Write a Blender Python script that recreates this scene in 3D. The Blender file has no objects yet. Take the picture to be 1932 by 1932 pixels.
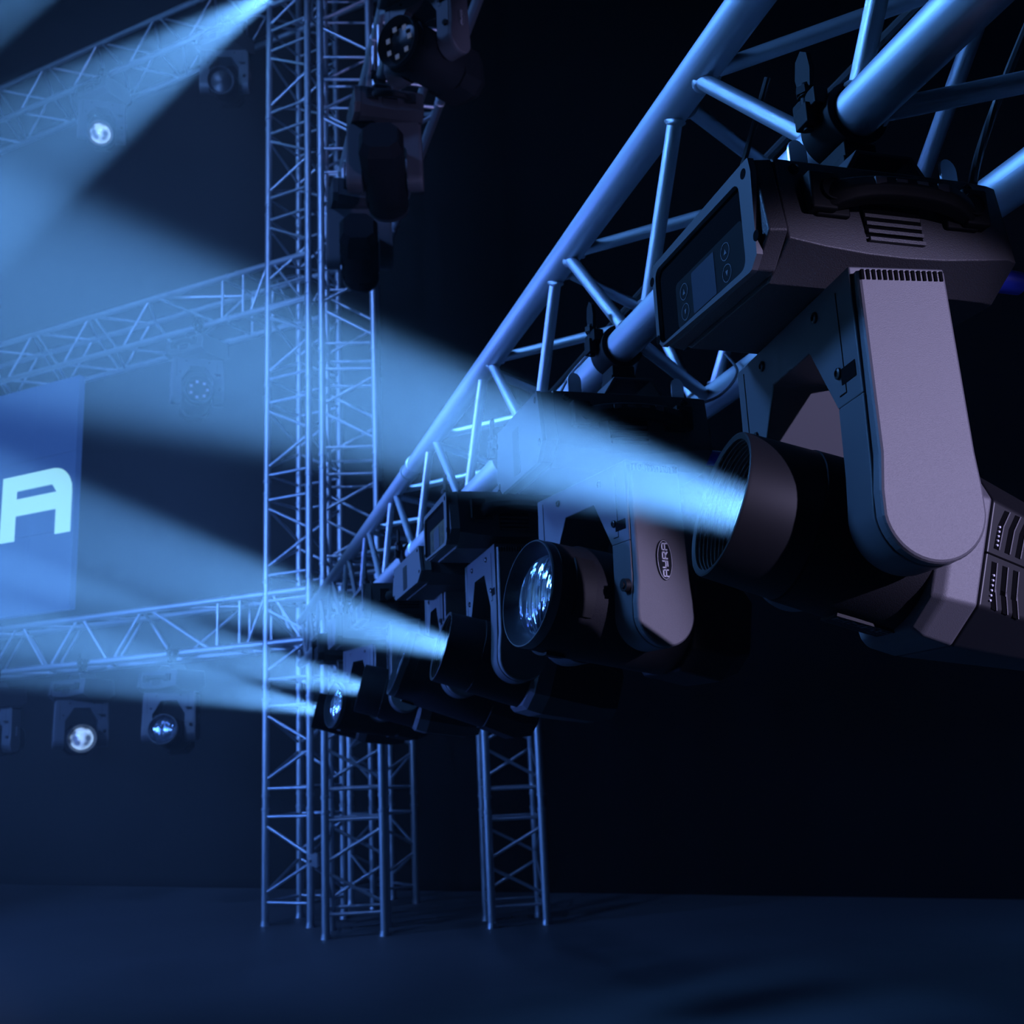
import bpy, math, random
from mathutils import Matrix, Vector, Euler
R = math.radians
random.seed(4)
scene = bpy.context.scene
col = scene.collection

# ------------------------------------------------------------------ camera, light, exposure
CAMZ = 1.0                                    # lens height above the floor; truss axis of the near truss is +Y
cam_d = bpy.data.cameras.new('camera')
cam = bpy.data.objects.new('camera', cam_d); col.objects.link(cam)
_r = (0.96038824, -0.27505928, -0.04468582)   # camera right
_d = (0.01871276, 0.22365134, -0.97448956)    # camera down
_f = (0.27803644, 0.93505212, 0.21993924)     # camera forward
cam.matrix_world = Matrix(((_r[0], -_d[0], -_f[0], 0), (_r[1], -_d[1], -_f[1], 0), (_r[2], -_d[2], -_f[2], CAMZ), (0, 0, 0, 1)))
cam_d.sensor_width = 36.0
cam_d.lens = 2045.49 / 1932 * 36
cam_d.clip_start = 0.02
cam_d.dof.use_dof = True
cam_d.dof.focus_distance = 1.02
cam_d.dof.aperture_fstop = 15.0
scene.camera = cam

world = bpy.data.worlds.new('world'); scene.world = world; world.use_nodes = True
world.node_tree.nodes['Background'].inputs[0].default_value = (0.10, 0.20, 0.55, 1)
world.node_tree.nodes['Background'].inputs[1].default_value = 0.0
scene.view_settings.view_transform = 'Standard'
scene.view_settings.look = 'None'
scene.view_settings.exposure = 0.0
scene.view_settings.gamma = 1.0
scene.view_settings.use_curve_mapping = False
cy = scene.cycles
cy.use_denoising = True
cy.max_bounces = 4; cy.diffuse_bounces = 2; cy.glossy_bounces = 2; cy.transmission_bounces = 2
cy.use_adaptive_sampling = True; cy.adaptive_threshold = 0.035
cy.volume_bounces = 0; cy.transparent_max_bounces = 6
cy.caustics_reflective = False; cy.caustics_refractive = False
cy.sample_clamp_indirect = 4.0

HAZE = 0.0015                                  # scattering per metre
STAGE_HAZE = 0.034                            # added over the stage area
BEAM = (0.135, 0.42, 1.0)                      # blue-white beam colour
BEAM_W = 128000.0

def lamp(name, kind, loc, target, color, power, size=20.0, blend=0.5, radius=0.03):
    d = bpy.data.lights.new(name, kind)
    d.color = color; d.energy = power; d.shadow_soft_size = radius
    if kind == 'SPOT':
        d.spot_size = R(size); d.spot_blend = blend
    o = bpy.data.objects.new(name, d); col.objects.link(o)
    o.location = loc
    o.rotation_euler = (Vector(target) - Vector(loc)).to_track_quat('-Z', 'Y').to_euler()
    return o

# lamps outside the frame: added blue fills, and the rig's violet spots
lamp('chord_fill_lamp', 'SPOT', (-3.2, 2.6, 4.4), (0.7, 1.9, 1.7), (0.11, 0.355, 1.0), 1200, 62, 0.6, 0.45)  # added spot, stands in for screen and beam light on the near chords
lamp('low_fill_lamp', 'SPOT', (-5.0, 6.0, 2.6), (-0.3, 7.4, 0.9), (0.095, 0.28, 1.0), 760, 75, 0.8, 0.4)  # added fill, fades the blue haze from the left and lifts the towers
lamp('top_fill_lamp', 'SPOT', (-2.6, 3.4, 6.6), (0.6, 6.8, 4.0), (0.14, 0.33, 1.0), 500, 80, 0.7, 0.3)  # added fill for the upper part of the tall towers
lamp('stage_truss_fill_lamp', 'SPOT', (-4.0, 1.5, 3.2), (-1.2, 8.2, 3.9), (0.13, 0.33, 1.0), 1500, 60, 0.8, 0.3)  # added to brighten the stage trusses against the haze
lamp('high_violet_lamp', 'SPOT', (2.2, 0.6, 1.4), (1.0, 5.2, 4.5), (0.42, 0.42, 1.0), 350, 16, 0.6, 0.05)
lamp('screen_fill_lamp', 'SPOT', (-4.5, 4.6, 1.5), (0.5, 2.95, 1.3), (0.10, 0.24, 1.0), 1800, 34, 0.8, 0.35)  # added spot in place of the LED wall's blue light on the heads
lamp('front_violet_lamp', 'SPOT', (1.6, -1.8, 1.55), (0.55, 0.75, 1.14), (0.60, 0.55, 1.0), 540, 13.5, 0.45, 0.02)

# ------------------------------------------------------------------ materials
def mat(name, base, rough=0.5, metal=0.0, spec=0.5, bump=None, emit=None, estr=0.0, var=0.0, vscale=20.0):
    m = bpy.data.materials.new(name); m.use_nodes = True
    nt = m.node_tree; b = nt.nodes['Principled BSDF']
    b.inputs['Base Color'].default_value = (*base, 1)
    b.inputs['Roughness'].default_value = rough
    b.inputs['Metallic'].default_value = metal
    b.inputs['Specular IOR Level'].default_value = spec
    tc = nt.nodes.new('ShaderNodeTexCoord')
    if var:
        n = nt.nodes.new('ShaderNodeTexNoise'); n.inputs['Scale'].default_value = vscale
        n.inputs['Detail'].default_value = 4
        nt.links.new(tc.outputs['Object'], n.inputs['Vector'])
        mr = nt.nodes.new('ShaderNodeMapRange')
        mr.inputs['To Min'].default_value = 1 - var; mr.inputs['To Max'].default_value = 1 + var
        nt.links.new(n.outputs['Fac'], mr.inputs['Value'])
        mx = nt.nodes.new('ShaderNodeVectorMath'); mx.operation = 'SCALE'
        mx.inputs[0].default_value = base
        nt.links.new(mr.outputs[0], mx.inputs['Scale'])
        nt.links.new(mx.outputs[0], b.inputs['Base Color'])
    if bump:
        scale, strength, dist, stretch = bump
        mp = nt.nodes.new('ShaderNodeMapping'); mp.inputs['Scale'].default_value = stretch
        nt.links.new(tc.outputs['Object'], mp.inputs['Vector'])
        n = nt.nodes.new('ShaderNodeTexNoise'); n.inputs['Scale'].default_value = scale
        n.inputs['Detail'].default_value = 3
        nt.links.new(mp.outputs[0], n.inputs['Vector'])
        bp = nt.nodes.new('ShaderNodeBump'); bp.inputs['Strength'].default_value = strength
        bp.inputs['Distance'].default_value = dist
        nt.links.new(n.outputs['Fac'], bp.inputs['Height'])
        nt.links.new(bp.outputs[0], b.inputs['Normal'])
    if emit:
        b.inputs['Emission Color'].default_value = (*emit, 1)
        b.inputs['Emission Strength'].default_value = estr
    return m

ALU = mat('brushed_aluminium', (0.62, 0.66, 0.72), 0.42, 1.0, bump=(60, 0.25, 0.002, (1, 1, 0.05)), var=0.08, vscale=9)
ALU_Y = mat('brushed_aluminium_chord', (0.60, 0.64, 0.70), 0.50, 1.0, bump=(160, 0.3, 0.001, (1, 0.03, 1)), var=0.08, vscale=9)
WELD = mat('weld_aluminium', (0.68, 0.70, 0.74), 0.30, 1.0, bump=(90, 0.6, 0.004, (1, 1, 1)))
STEEL = mat('zinc_steel', (0.55, 0.55, 0.58), 0.35, 1.0)
PLASTIC = mat('textured_black_plastic', (0.009, 0.009, 0.011), 0.58, 0, 0.12, bump=(900, 0.35, 0.0012, (1, 1, 1)))
COVER = mat('grey_black_cover_plastic', (0.085, 0.082, 0.092), 0.50, 0, 0.5, bump=(1500, 0.35, 0.0008, (1, 1, 1)))
SHEET = mat('painted_black_sheet_metal', (0.062, 0.064, 0.074), 0.45, 0, 0.5)
RUBBER = mat('matte_black_rubber', (0.005, 0.005, 0.006), 0.6, 0, 0.2)
BASEP = mat('textured_base_plastic', (0.037, 0.036, 0.041), 0.50, 0, 0.45, bump=(900, 0.35, 0.0012, (1, 1, 1)))
BLACK = mat('dark_gap', (0.002, 0.002, 0.0025), 0.9, 0, 0.05)
REAR = mat('smooth_black_rear_shell', (0.006, 0.006, 0.008), 0.42, 0, 0.4)
SNOOT = mat('black_ribbed_baffle', (0.006, 0.006, 0.0075), 0.55, 0, 0.22)
RIMBLK = mat('satin_black_ring', (0.03, 0.032, 0.04), 0.35, 0, 0.6)
GLOSS = mat('gloss_black_panel', (0.004, 0.005, 0.007), 0.3, 0, 0.3)
PRINT = mat('white_print', (0.55, 0.55, 0.60), 0.5)
GREYPRINT = mat('grey_print', (0.08, 0.09, 0.11), 0.5)
LCD = mat('display_glass', (0.008, 0.014, 0.032), 0.4)
BLUEPLUG = mat('blue_power_plug', (0.03, 0.06, 0.75), 0.4)
CABLE = mat('black_cable', (0.008, 0.008, 0.009), 0.5)
WIRE = mat('steel_wire_rope', (0.30, 0.30, 0.33), 0.35, 1.0, bump=(300, 0.8, 0.002, (1, 1, 1)))
LENSGLASS = mat('lens_glass', (0.42, 0.50, 0.62), 0.16, 0.9, 0.8, bump=(42, 1.0, 0.03, (0.6, 1, 0.12)))
LENSLIT = mat('lit_lens', (0.2, 0.3, 0.5), 0.2, 0, 0.5, emit=(0.45, 0.75, 1.0), estr=3)
LENSGLINT = mat('painted_glint_lens', (0.3, 0.35, 0.5), 0.1, 0.4, 0.6, bump=(14, 1.0, 0.05, (1, 1, 1)), emit=(0.30, 0.50, 0.85), estr=0.35)  # reflected highlights painted on as uneven emission
_nt = LENSGLINT.node_tree; _b = _nt.nodes['Principled BSDF']
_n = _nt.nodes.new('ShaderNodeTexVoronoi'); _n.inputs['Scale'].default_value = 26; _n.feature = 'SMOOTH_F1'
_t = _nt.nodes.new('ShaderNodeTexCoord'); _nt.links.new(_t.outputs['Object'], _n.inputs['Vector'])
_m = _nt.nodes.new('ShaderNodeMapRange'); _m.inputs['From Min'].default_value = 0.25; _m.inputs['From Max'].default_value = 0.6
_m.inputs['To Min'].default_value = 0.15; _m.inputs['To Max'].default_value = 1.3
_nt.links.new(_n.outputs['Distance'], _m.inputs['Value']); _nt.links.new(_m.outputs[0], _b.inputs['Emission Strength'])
LEDDOT = mat('led_dot', (0.3, 0.35, 0.5), 0.2, emit=(0.45, 0.55, 0.8), estr=0.10)
FLOOR = mat('black_stage_floor', (0.085, 0.090, 0.100), 0.55, 0, 0.4, bump=(14, 0.12, 0.01, (1, 1, 1)), var=0.18, vscale=1.4)
DRAPE = mat('black_drape', (0.0035, 0.0035, 0.004), 0.95, 0, 0.02, bump=(3.2, 0.4, 0.03, (1, 1, 0.02)))
CEIL = mat('black_ceiling', (0.004, 0.004, 0.005), 0.9, 0, 0.05)

def emit_grid(name, color, strength, pitch, base):
    m = bpy.data.materials.new(name); m.use_nodes = True
    nt = m.node_tree; b = nt.nodes['Principled BSDF']
    b.inputs['Base Color'].default_value = (0.01, 0.01, 0.012, 1); b.inputs['Roughness'].default_value = 0.6
    tc = nt.nodes.new('ShaderNodeTexCoord')
    mp = nt.nodes.new('ShaderNodeVectorMath'); mp.operation = 'SCALE'; mp.inputs['Scale'].default_value = 1 / pitch
    nt.links.new(tc.outputs['Object'], mp.inputs[0])
    fr = nt.nodes.new('ShaderNodeVectorMath'); fr.operation = 'FRACTION'; nt.links.new(mp.outputs[0], fr.inputs[0])
    sb = nt.nodes.new('ShaderNodeVectorMath'); sb.operation = 'SUBTRACT'; sb.inputs[1].default_value = (0.5, 0.5, 0.5)
    nt.links.new(fr.outputs[0], sb.inputs[0])
    ml = nt.nodes.new('ShaderNodeVectorMath'); ml.operation = 'MULTIPLY'; ml.inputs[1].default_value = (1, 0, 1)
    nt.links.new(sb.outputs[0], ml.inputs[0])
    ln = nt.nodes.new('ShaderNodeVectorMath'); ln.operation = 'LENGTH'; nt.links.new(ml.outputs[0], ln.inputs[0])
    mr = nt.nodes.new('ShaderNodeMapRange'); mr.inputs['From Min'].default_value = 0.30; mr.inputs['From Max'].default_value = 0.52
    mr.inputs['To Min'].default_value = strength; mr.inputs['To Max'].default_value = base
    nt.links.new(ln.outputs['Value'], mr.inputs['Value'])
    b.inputs['Emission Color'].default_value = (*color, 1)
    nt.links.new(mr.outputs[0], b.inputs['Emission Strength'])
    return m
LEDTEXT = emit_grid('led_letter_pixels', (0.34, 0.80, 1.0), 1.35, 0.0135, 0.45)
LEDBACK = emit_grid('led_background_pixels', (0.016, 0.060, 0.26), 1.3, 0.0125, 0.5)

# ------------------------------------------------------------------ mesh helpers
class G:
    """collects vertices and faces of ONE mesh"""
    def __init__(s): s.v = []; s.f = []
    def add(s, vs, fs, M=None):
        o = len(s.v)
        s.v += [tuple(M @ Vector(p)) for p in vs] if M else [tuple(p) for p in vs]
        s.f += [tuple(i + o for i in f) for f in fs]
        return s
    def box(s, c, d, M=None):
        x, y, z = d[0] / 2, d[1] / 2, d[2] / 2
        vs = [(c[0] + a * x, c[1] + b * y, c[2] + e * z) for a in (-1, 1) for b in (-1, 1) for e in (-1, 1)]
        return s.add(vs, [(0, 1, 3, 2), (4, 6, 7, 5), (0, 4, 5, 1), (2, 3, 7, 6), (0, 2, 6, 4), (1, 5, 7, 3)], M)
    def loft(s, rings, caps=True, M=None, closed=False):
        n = len(rings[0]); vs = [p for r in rings for p in r]; fs = []
        m = len(rings)
        for i in range(m if closed else m - 1):
            a, b = i * n, ((i + 1) % m) * n
            for k in range(n):
                fs.append((a + k, a + (k + 1) % n, b + (k + 1) % n, b + k))
        if caps and not closed:
            fs.append(tuple(range(n))[::-1]); fs.append(tuple((m - 1) * n + k for k in range(n)))
        return s.add(vs, fs, M)
    def cyl(s, p0, p1, r0, r1=None, seg=16, caps=True):
        p0, p1 = Vector(p0), Vector(p1); r1 = r0 if r1 is None else r1
        q = (p1 - p0).to_track_quat('Z', 'Y').to_matrix()
        ring = lambda p, r: [p + q @ Vector((r * math.cos(2 * math.pi * k / seg), r * math.sin(2 * math.pi * k / seg), 0)) for k in range(seg)]
        return s.loft([ring(p0, r0), ring(p1, r1)], caps)
    def lathe(s, prof, seg=48, M=None, caps=False, a0=0.0):
        """profile of (x, r) turned about the X axis"""
        rings = [[(x, r * math.cos(a0 + 2 * math.pi * k / seg), r * math.sin(a0 + 2 * math.pi * k / seg)) for k in range(seg)] for x, r in prof]
        return s.loft(rings, caps, M)
    def prism(s, poly, a, b, axis='y', M=None, poly2=None):
        """2-D polygon swept along an axis; x: (y,z), y: (x,z), z: (x,y)"""
        def P(p, t): return (t, p[0], p[1]) if axis == 'x' else (p[0], t, p[1]) if axis == 'y' else (p[0], p[1], t)
        return s.loft([[P(p, a) for p in poly], [P(p, b) for p in (poly2 or poly)]], True, M)
    def ringprism(s, outer, inner, a, b, axis='y'):
        """plate with a hole: outer and inner polygons of equal vertex count"""
        def P(p, t): return (t, p[0], p[1]) if axis == 'x' else (p[0], t, p[1]) if axis == 'y' else (p[0], p[1], t)
        return s.loft([[P(p, a) for p in outer], [P(p, b) for p in outer], [P(p, b) for p in inner], [P(p, a) for p in inner]], False, None, True)
    def tube(s, pts, r, seg=8):
        pts = [Vector(p) for p in pts]; rings = []
        for i, p in enumerate(pts):
            t = (pts[min(i + 1, len(pts) - 1)] - pts[max(i - 1, 0)]).normalized()
            up = Vector((0, 0, 1)) if abs(t.z) < 0.95 else Vector((1, 0, 0))
            u = t.cross(up).normalized(); w = t.cross(u)
            rings.append([p + r * (math.cos(2 * math.pi * k / seg) * u + math.sin(2 * math.pi * k / seg) * w) for k in range(seg)])
        return s.loft(rings)
    def mesh(s, name, m, angle=35):
        me = bpy.data.meshes.new(name); me.from_pydata(s.v, [], s.f)
        me.validate(); me.update()
        import bmesh
        bm = bmesh.new(); bm.from_mesh(me); bmesh.ops.recalc_face_normals(bm, faces=bm.faces); bm.to_mesh(me); bm.free()
        me.shade_smooth(); me.set_sharp_from_angle(angle=R(angle))
        me.materials.append(m)
        return me

def put(name, me, parent=None, M=None, bevel=0.0, bseg=2):
    o = bpy.data.objects.new(name, me); col.objects.link(o)
    if parent: o.parent = parent
    if M is not None: o.matrix_local = M
    if bevel:
        b = o.modifiers.new('bevel', 'BEVEL'); b.width = bevel; b.segments = bseg
        b.limit_method = 'ANGLE'; b.angle_limit = R(28); b.harden_normals = True
    return o
def thing(name, label, cat, M=None, group=None):
    o = bpy.data.objects.new(name, None); col.objects.link(o); o.empty_display_size = 0.1
    if M is not None: o.matrix_world = M
    return tag(o, label, cat, group)
def tag(o, label, cat, group=None):
    o['label'] = label; o['category'] = cat
    if group: o['group'] = group
    return o
def struct(name, me):
    o = put(name, me); o['kind'] = 'structure'; return o
def TR(x=0, y=0, z=0): return Matrix.Translation((x, y, z))
def RZ(a): return Matrix.Rotation(a, 4, 'Z')
def stretch(p0, p1, r):
    """matrix that lays the unit cylinder mesh from p0 to p1 with radius r"""
    p0, p1 = Vector(p0), Vector(p1); d = p1 - p0
    return Matrix.Translation(p0) @ d.to_track_quat('Z', 'Y').to_matrix().to_4x4() @ Matrix.Diagonal((r, r, d.length, 1))

UNIT = G().cyl((0, 0, 0), (0, 0, 1), 1, seg=14).mesh('unit_tube', ALU)
UNITF = G().cyl((0, 0, 0), (0, 0, 1), 1, seg=24).mesh('unit_tube_fine', ALU)
BEAD = G().lathe([(-0.35, 0.9), (-0.3, 1.1), (-0.1, 1.42), (0.15, 1.38), (0.4, 1.08), (0.5, 0.95)], 20, M=Matrix.Rotation(R(-90), 4, 'Y'), caps=True).mesh('weld_bead', WELD, 60)

# ------------------------------------------------------------------ room
SD = Vector((-0.734, 0.679, 0)).normalized()   # along the stage, away to the left
N = Vector((0.679, 0.734, 0)).normalized()     # towards the back of the stage
def st(a, n, z): return SD * a + N * n + Vector((0, 0, z))
STAGE = Matrix(((-SD.x, N.x, 0, 0), (-SD.y, N.y, 0, 0), (0, 0, 1, 0), (0, 0, 0, 1)))   # local X runs right along the stage, Y to the back

g = G().box((-1, 4, -0.05), (18, 20, 0.1)); struct('floor', g.mesh('floor', FLOOR))
g = G().box((0, 0, 4.1), (22, 0.1, 8.6)); o = struct('wall_back', g.mesh('wall_back', DRAPE)); o.matrix_world = TR(*st(4.0, 7.75, 0)) @ STAGE
g = G().box((-8.3, 4, 4.1), (0.1, 20, 8.6)); struct('wall_left', g.mesh('wall_left', DRAPE))
g = G().box((7.3, 2, 4.1), (0.1, 16, 8.6)); struct('wall_right', g.mesh('wall_right', DRAPE))
g = G().box((-1, 4, 8.35), (18, 20, 0.1)); struct('ceiling', g.mesh('ceiling', CEIL))

# ------------------------------------------------------------------ trusses
def chord_mesh(L, r, seg=32, joints=()):
    """one long tube along +Y, with the collars of its couplers"""
    g = G()
    prof = [(0, r)]
    for j in joints:
        if 0.08 < j < L - 0.08:
            prof += [(j - 0.055, r), (j - 0.052, r * 1.12), (j - 0.035, r * 1.12), (j - 0.033, r * 0.93), (j + 0.033, r * 0.93), (j + 0.035, r * 1.12), (j + 0.052, r * 1.12), (j + 0.055, r)]
    prof += [(L, r)]
    g.lathe(prof, seg, M=Matrix.Rotation(R(90), 4, 'Z'), caps=True)
    return g.mesh('chord', ALU_Y, 40)

def truss(name, label, cat, M, s, L, nodes, r=0.025, rb=0.010, beads=False, group=None, faces='ABCD', unit=None):
    """box truss along local +Y. corners A(0,s) B(0,0) C(s,0) D(s,s); nodes = list of sections, each ('zig', [y...]) or ('rung', y)"""
    t = thing(name, label, cat, M, group)
    joints = [y for k, y in nodes if k == 'joint']
    me = chord_mesh(L, r, 32 if beads else 16, joints)
    C = {'A': (0, s), 'B': (0, 0), 'C': (s, 0), 'D': (s, s)}
    for k in 'ABCD': put('chord', me, t, TR(C[k][0], 0, C[k][1]))
    u = unit or UNIT
    def pt(k, y, to):
        a = Vector((C[k][0], y, C[k][1])); return a
    def brace(k0, y0, k1, y1):
        a, b = pt(k0, y0, k1), pt(k1, y1, k0); d = (b - a).normalized()
        off = r * 0.9
        a2, b2 = a + d * off, b - d * off
        put('brace', u, t, stretch(a2, b2, rb))
        if beads and -0.3 < y0 < 3.2:
            for p, dd in ((a2, d), (b2, -d)):
                q = dd.to_track_quat('Z', 'Y').to_matrix().to_4x4()
                put('weld_bead', BEAD, t, TR(*(p + dd * 0.006)) @ q @ Matrix.Diagonal((rb, rb, rb, 1)))
    pairs = [('A', 'B'), ('C', 'B'), ('C', 'D'), ('A', 'D')]
    gap = rb * 2.4
    for kind, val in nodes:
        if kind == 'zig':                       # list of node heights, alternating between the two chords
            ys, first = val
            for k0, k1 in pairs:
                for i in range(len(ys) - 1):
                    p, q = (k0, k1) if (i + first) % 2 == 0 else (k1, k0)
                    brace(p, ys[i] + gap, q, ys[i + 1] - gap)
        elif kind == 'rung':
            for k0, k1 in pairs: brace(k0, val, k1, val)
    return t

def sections(y0, y1, step, phase, rung=0.09, first=0):
    """truss pieces bolted end to end: rung, two diagonals, rung"""
    out = []; y = phase
    while y > y0: y -= step
    while y < y1:
        if y > y0 + 0.02: out.append(('joint', y))
        a, b = max(y + rung, y0 + 0.09), min(y + step - rung, y1 - 0.06)
        if b - a > 0.2:
            out += [('rung', a), ('rung', b), ('zig', ([a + 0.03, (a + b) / 2, b - 0.03], first))]
        y += step
    return out

# near truss, fixtures hang from its lower left chord
NA = [-0.95, -0.43, 0.10, 0.62, 1.149, 1.665, 2.185, 2.77, 3.38, 3.95, 4.5, 5.04, 5.58, 6.1, 6.55]
zig = []
for i, y in enumerate(NA):
    zig.append(y)
    if i + 1 < len(NA): zig.append((y + NA[i + 1]) / 2 - 0.045)
y0 = -1.0
NEAR = (0.608, 0.595 + CAMZ)                    # x, z of chord B
near = truss('lighting_truss', 'low aluminium box truss running from close overhead to the towers, black moving heads under it', 'truss',
             TR(NEAR[0], y0, NEAR[1]), 0.2535, 7.6, [('zig', ([v - y0 for v in zig], 0)), ('joint', 3.07 - y0)], rb=0.0105, beads=True, unit=UNITF, group='aluminium trusses')
# high truss parallel to it
truss('lighting_truss', 'high aluminium truss crossing the top of the picture right of the ladder tower', 'truss',
      TR(0.86, 0.4, 3.44 + CAMZ), 0.345, 6.2, sections(0.0, 6.2, 1.44, 0.3, 0.09) , rb=0.011, group='aluminium trusses')
# three stage trusses at three heights, all along SD; local +Y must run along SD, local X to the back
def stageM(a, n, z): return Matrix(((N.x, SD.x, 0, 0), (N.y, SD.y, 0, 0), (0, 0, 1, 0), (0, 0, 0, 1))).copy() if False else TR(*st(a, n, z)) @ Matrix(((N.x, SD.x, 0, 0), (N.y, SD.y, 0, 0), (0, 0, 1, 0), (0, 0, 0, 1)))
FN = 5.925                                      # front plane of the stage trusses
def stage_nodes(tops, joint, L, end):
    """tops = node distances on the upper chord"""
    ys = []
    for i, y in enumerate(tops):
        ys.append(y)
        if i + 1 < len(tops): ys.append((y + tops[i + 1]) / 2)
    return ys
A0 = 4.45
def stage_truss(label, z, node_a, joint_a):
    tops = [node_a + 0.662 * k for k in range(9)]
    ys = stage_nodes(tops, None, None, None)
    n = [('zig', ([v - A0 for v in ys], 0)), ('rung', joint_a - 0.10 - A0), ('rung', joint_a + 0.10 - A0), ('joint', joint_a - A0),
         ('zig', ([0.06, 0.06 + (joint_a - 0.1 - A0) / 2, joint_a - 0.14 - A0], 1)), ('zig', ([joint_a + 0.13 - A0, node_a - A0 - 0.02], 1))]
    return truss('stage_truss', label, 'truss', stageM(A0, FN, z), 0.345, 6.4, n, rb=0.011, group='aluminium trusses')
stage_truss('bottom stage truss, below the big glowing letter, meeting the ladder tower', 0.832 + CAMZ, 5.98, 5.18)
stage_truss('middle stage truss, above the big glowing letter', 3.305 + CAMZ, 6.00, 5.18)
tt = truss('stage_truss', 'topmost stage truss in the upper left corner, crossed by a bright beam', 'truss', stageM(3.2, FN, 5.865 + CAMZ), 0.345, 7.6,
      [('zig', ([v - 3.2 for v in stage_nodes([3.4 + 0.662 * k for k in range(11)], 0, 0, 0)], 0)), ('joint', 5.6 - 3.2)], rb=0.011, group='aluminium trusses')

# towers: local +Y is up
def tower(label, c, rot, s, h, phase, first=0):
    M = TR(c[0], c[1], 0.03) @ RZ(rot) @ Matrix(((1, 0, 0, -s / 2), (0, 0, -1, s / 2), (0, 1, 0, 0), (0, 0, 0, 1)))
    t = truss('truss_tower', label, 'truss tower', M, s, h, sections(0.0, h, 0.72, phase, 0.09, first), rb=0.0105, group='aluminium truss towers')
    foot = G().cyl((0, -0.03, 0), (0, 0.0, 0), 0.032, 0.027, 14)
    me = foot.mesh('foot', ALU)
    for x in (0, s):
        for z in (0, s): put('foot', me, t, TR(x, 0, z))
    return t
rotS = math.atan2(-SD.y, -SD.x)
c1 = st(4.655, FN + 0.175, 0)
T1 = tower('tall ladder tower at the left, its open face towards the stage trusses', (c1.x, c1.y), rotS, 0.365, 7.2, 0.745)
T2 = tower('tall tower right behind the ladder tower, carrying the high truss', (0.975, 6.975), R(-12), 0.345, 7.2, 0.735, 1)
T3 = tower('short tower standing alone, right of the other towers', (1.937, 6.83), R(-9), 0.335, 2.15, 0.69, 1)
T5 = tower('short tower farthest back, seen through the gap beside the two tall towers', (1.345, 8.25), R(19), 0.345, 2.15, 0.70)
g = G().box((0, 0, 0), (0.09, 0.05, 0.075)).box((0.028, 0, 0), (0.03, 0.07, 0.09)).cyl((-0.03, -0.04, 0), (-0.03, 0.04, 0), 0.012)
o = put('coupler', g.mesh('coupler', STEEL), None, TR(0.762, 7.285, 0.415) @ RZ(R(-50)), 0.004)
tag(o, 'small clamp block bridging the ladder tower and the tower beside it, near the floor', 'coupler')

# ------------------------------------------------------------------ LED wall
SCN = FN + 0.16
scr = thing('led_screen', 'dark blue LED wall at the left edge showing one big white-blue letter', 'screen', TR(*st(6.95, SCN, CAMZ)) @ STAGE)
PW, PH = 0.5, 0.655
pm = G().box((0, 0.03, 0), (PW - 0.003, 0.06, PH - 0.003)).mesh('led_panel', LEDBACK)
for i in range(8):
    for k in range(3):
        put('led_panel', pm, scr, TR(-PW * (i + 0.5), 0, 1.30 + PH * (k + 0.5)))
def arc(cx, cz, r, a0, a1, n=8): return [(cx + r * math.cos(R(a0 + (a1 - a0) * i / n)), cz + r * math.sin(R(a0 + (a1 - a0) * i / n))) for i in range(n + 1)]
def letterA(x):
    out = [(x, 1.935), (x + 0.01, 2.495), (x + 0.62, 2.495)] + arc(x + 0.62, 2.285, 0.21, 80, 0, 7) + [(x + 0.83, 1.935), (x + 0.655, 1.935), (x + 0.655, 2.145), (x + 0.175, 2.145), (x + 0.175, 1.935)]
    return out
def letter_obj(polys):
    g = G()
    for p in polys: g.prism(p, -0.006, 0.0, 'y')
    return g
def A_polys(x):
    leg = 0.175
    p = [[(x, 1.935), (x + leg, 1.935), (x + leg, 2.145), (x + leg, 2.29), (x + leg, 2.36), (x + leg, 2.495), (x + 0.004, 2.495)],
         [(x + leg, 2.145), (x + 0.655, 2.145), (x + 0.655, 2.29), (x + leg, 2.29)],
         [(x + leg, 2.36), (x + 0.60, 2.36), (x + 0.60, 2.495), (x + leg, 2.495)],
         [(x + 0.655, 1.935), (x + 0.83, 1.935), (x + 0.83, 2.29), (x + 0.655, 2.29)],
         [(x + 0.60, 2.36), (x + 0.655, 2.29), (x + 0.83, 2.29)] + arc(x + 0.61, 2.275, 0.22, 6, 90, 7) + [(x + 0.60, 2.495)]]
    return p
def R_polys(x):
    p = A_polys(x)[:3] + [[(x + 0.60, 2.36), (x + 0.655, 2.29), (x + 0.83, 2.29)] + arc(x + 0.61, 2.275, 0.22, 6, 90, 7) + [(x + 0.60, 2.495)],
         [(x + 0.40, 2.145), (x + 0.62, 2.145), (x + 0.86, 1.935), (x + 0.64, 1.935)], [(x + 0.655, 2.145), (x + 0.83, 2.20), (x + 0.83, 2.29), (x + 0.655, 2.29)],
         [(x + 0.64, 1.935), (x + 0.87, 1.935), (x + 0.87, 2.06), (x + 0.76, 2.06)]]
    return p
def Y_polys(x):
    return [[(x, 2.495), (x, 2.20), (x + 0.175, 2.20), (x + 0.175, 2.495)], [(x, 2.30), (x + 0.06, 2.145), (x + 0.655, 2.145), (x + 0.655, 2.28), (x + 0.175, 2.28)],
            [(x + 0.655, 1.935), (x + 0.83, 1.935), (x + 0.83, 2.495), (x + 0.655, 2.495)], [(x + 0.1, 1.935), (x + 0.655, 1.935), (x + 0.655, 2.05), (x + 0.1, 2.05)]]
for polys, x in ((A_polys, -0.855), (R_polys, -1.735), (Y_polys, -2.62), (A_polys, -3.50)):
    put('letter', letter_obj(polys(x)).mesh('letter', LEDTEXT), scr)

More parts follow.
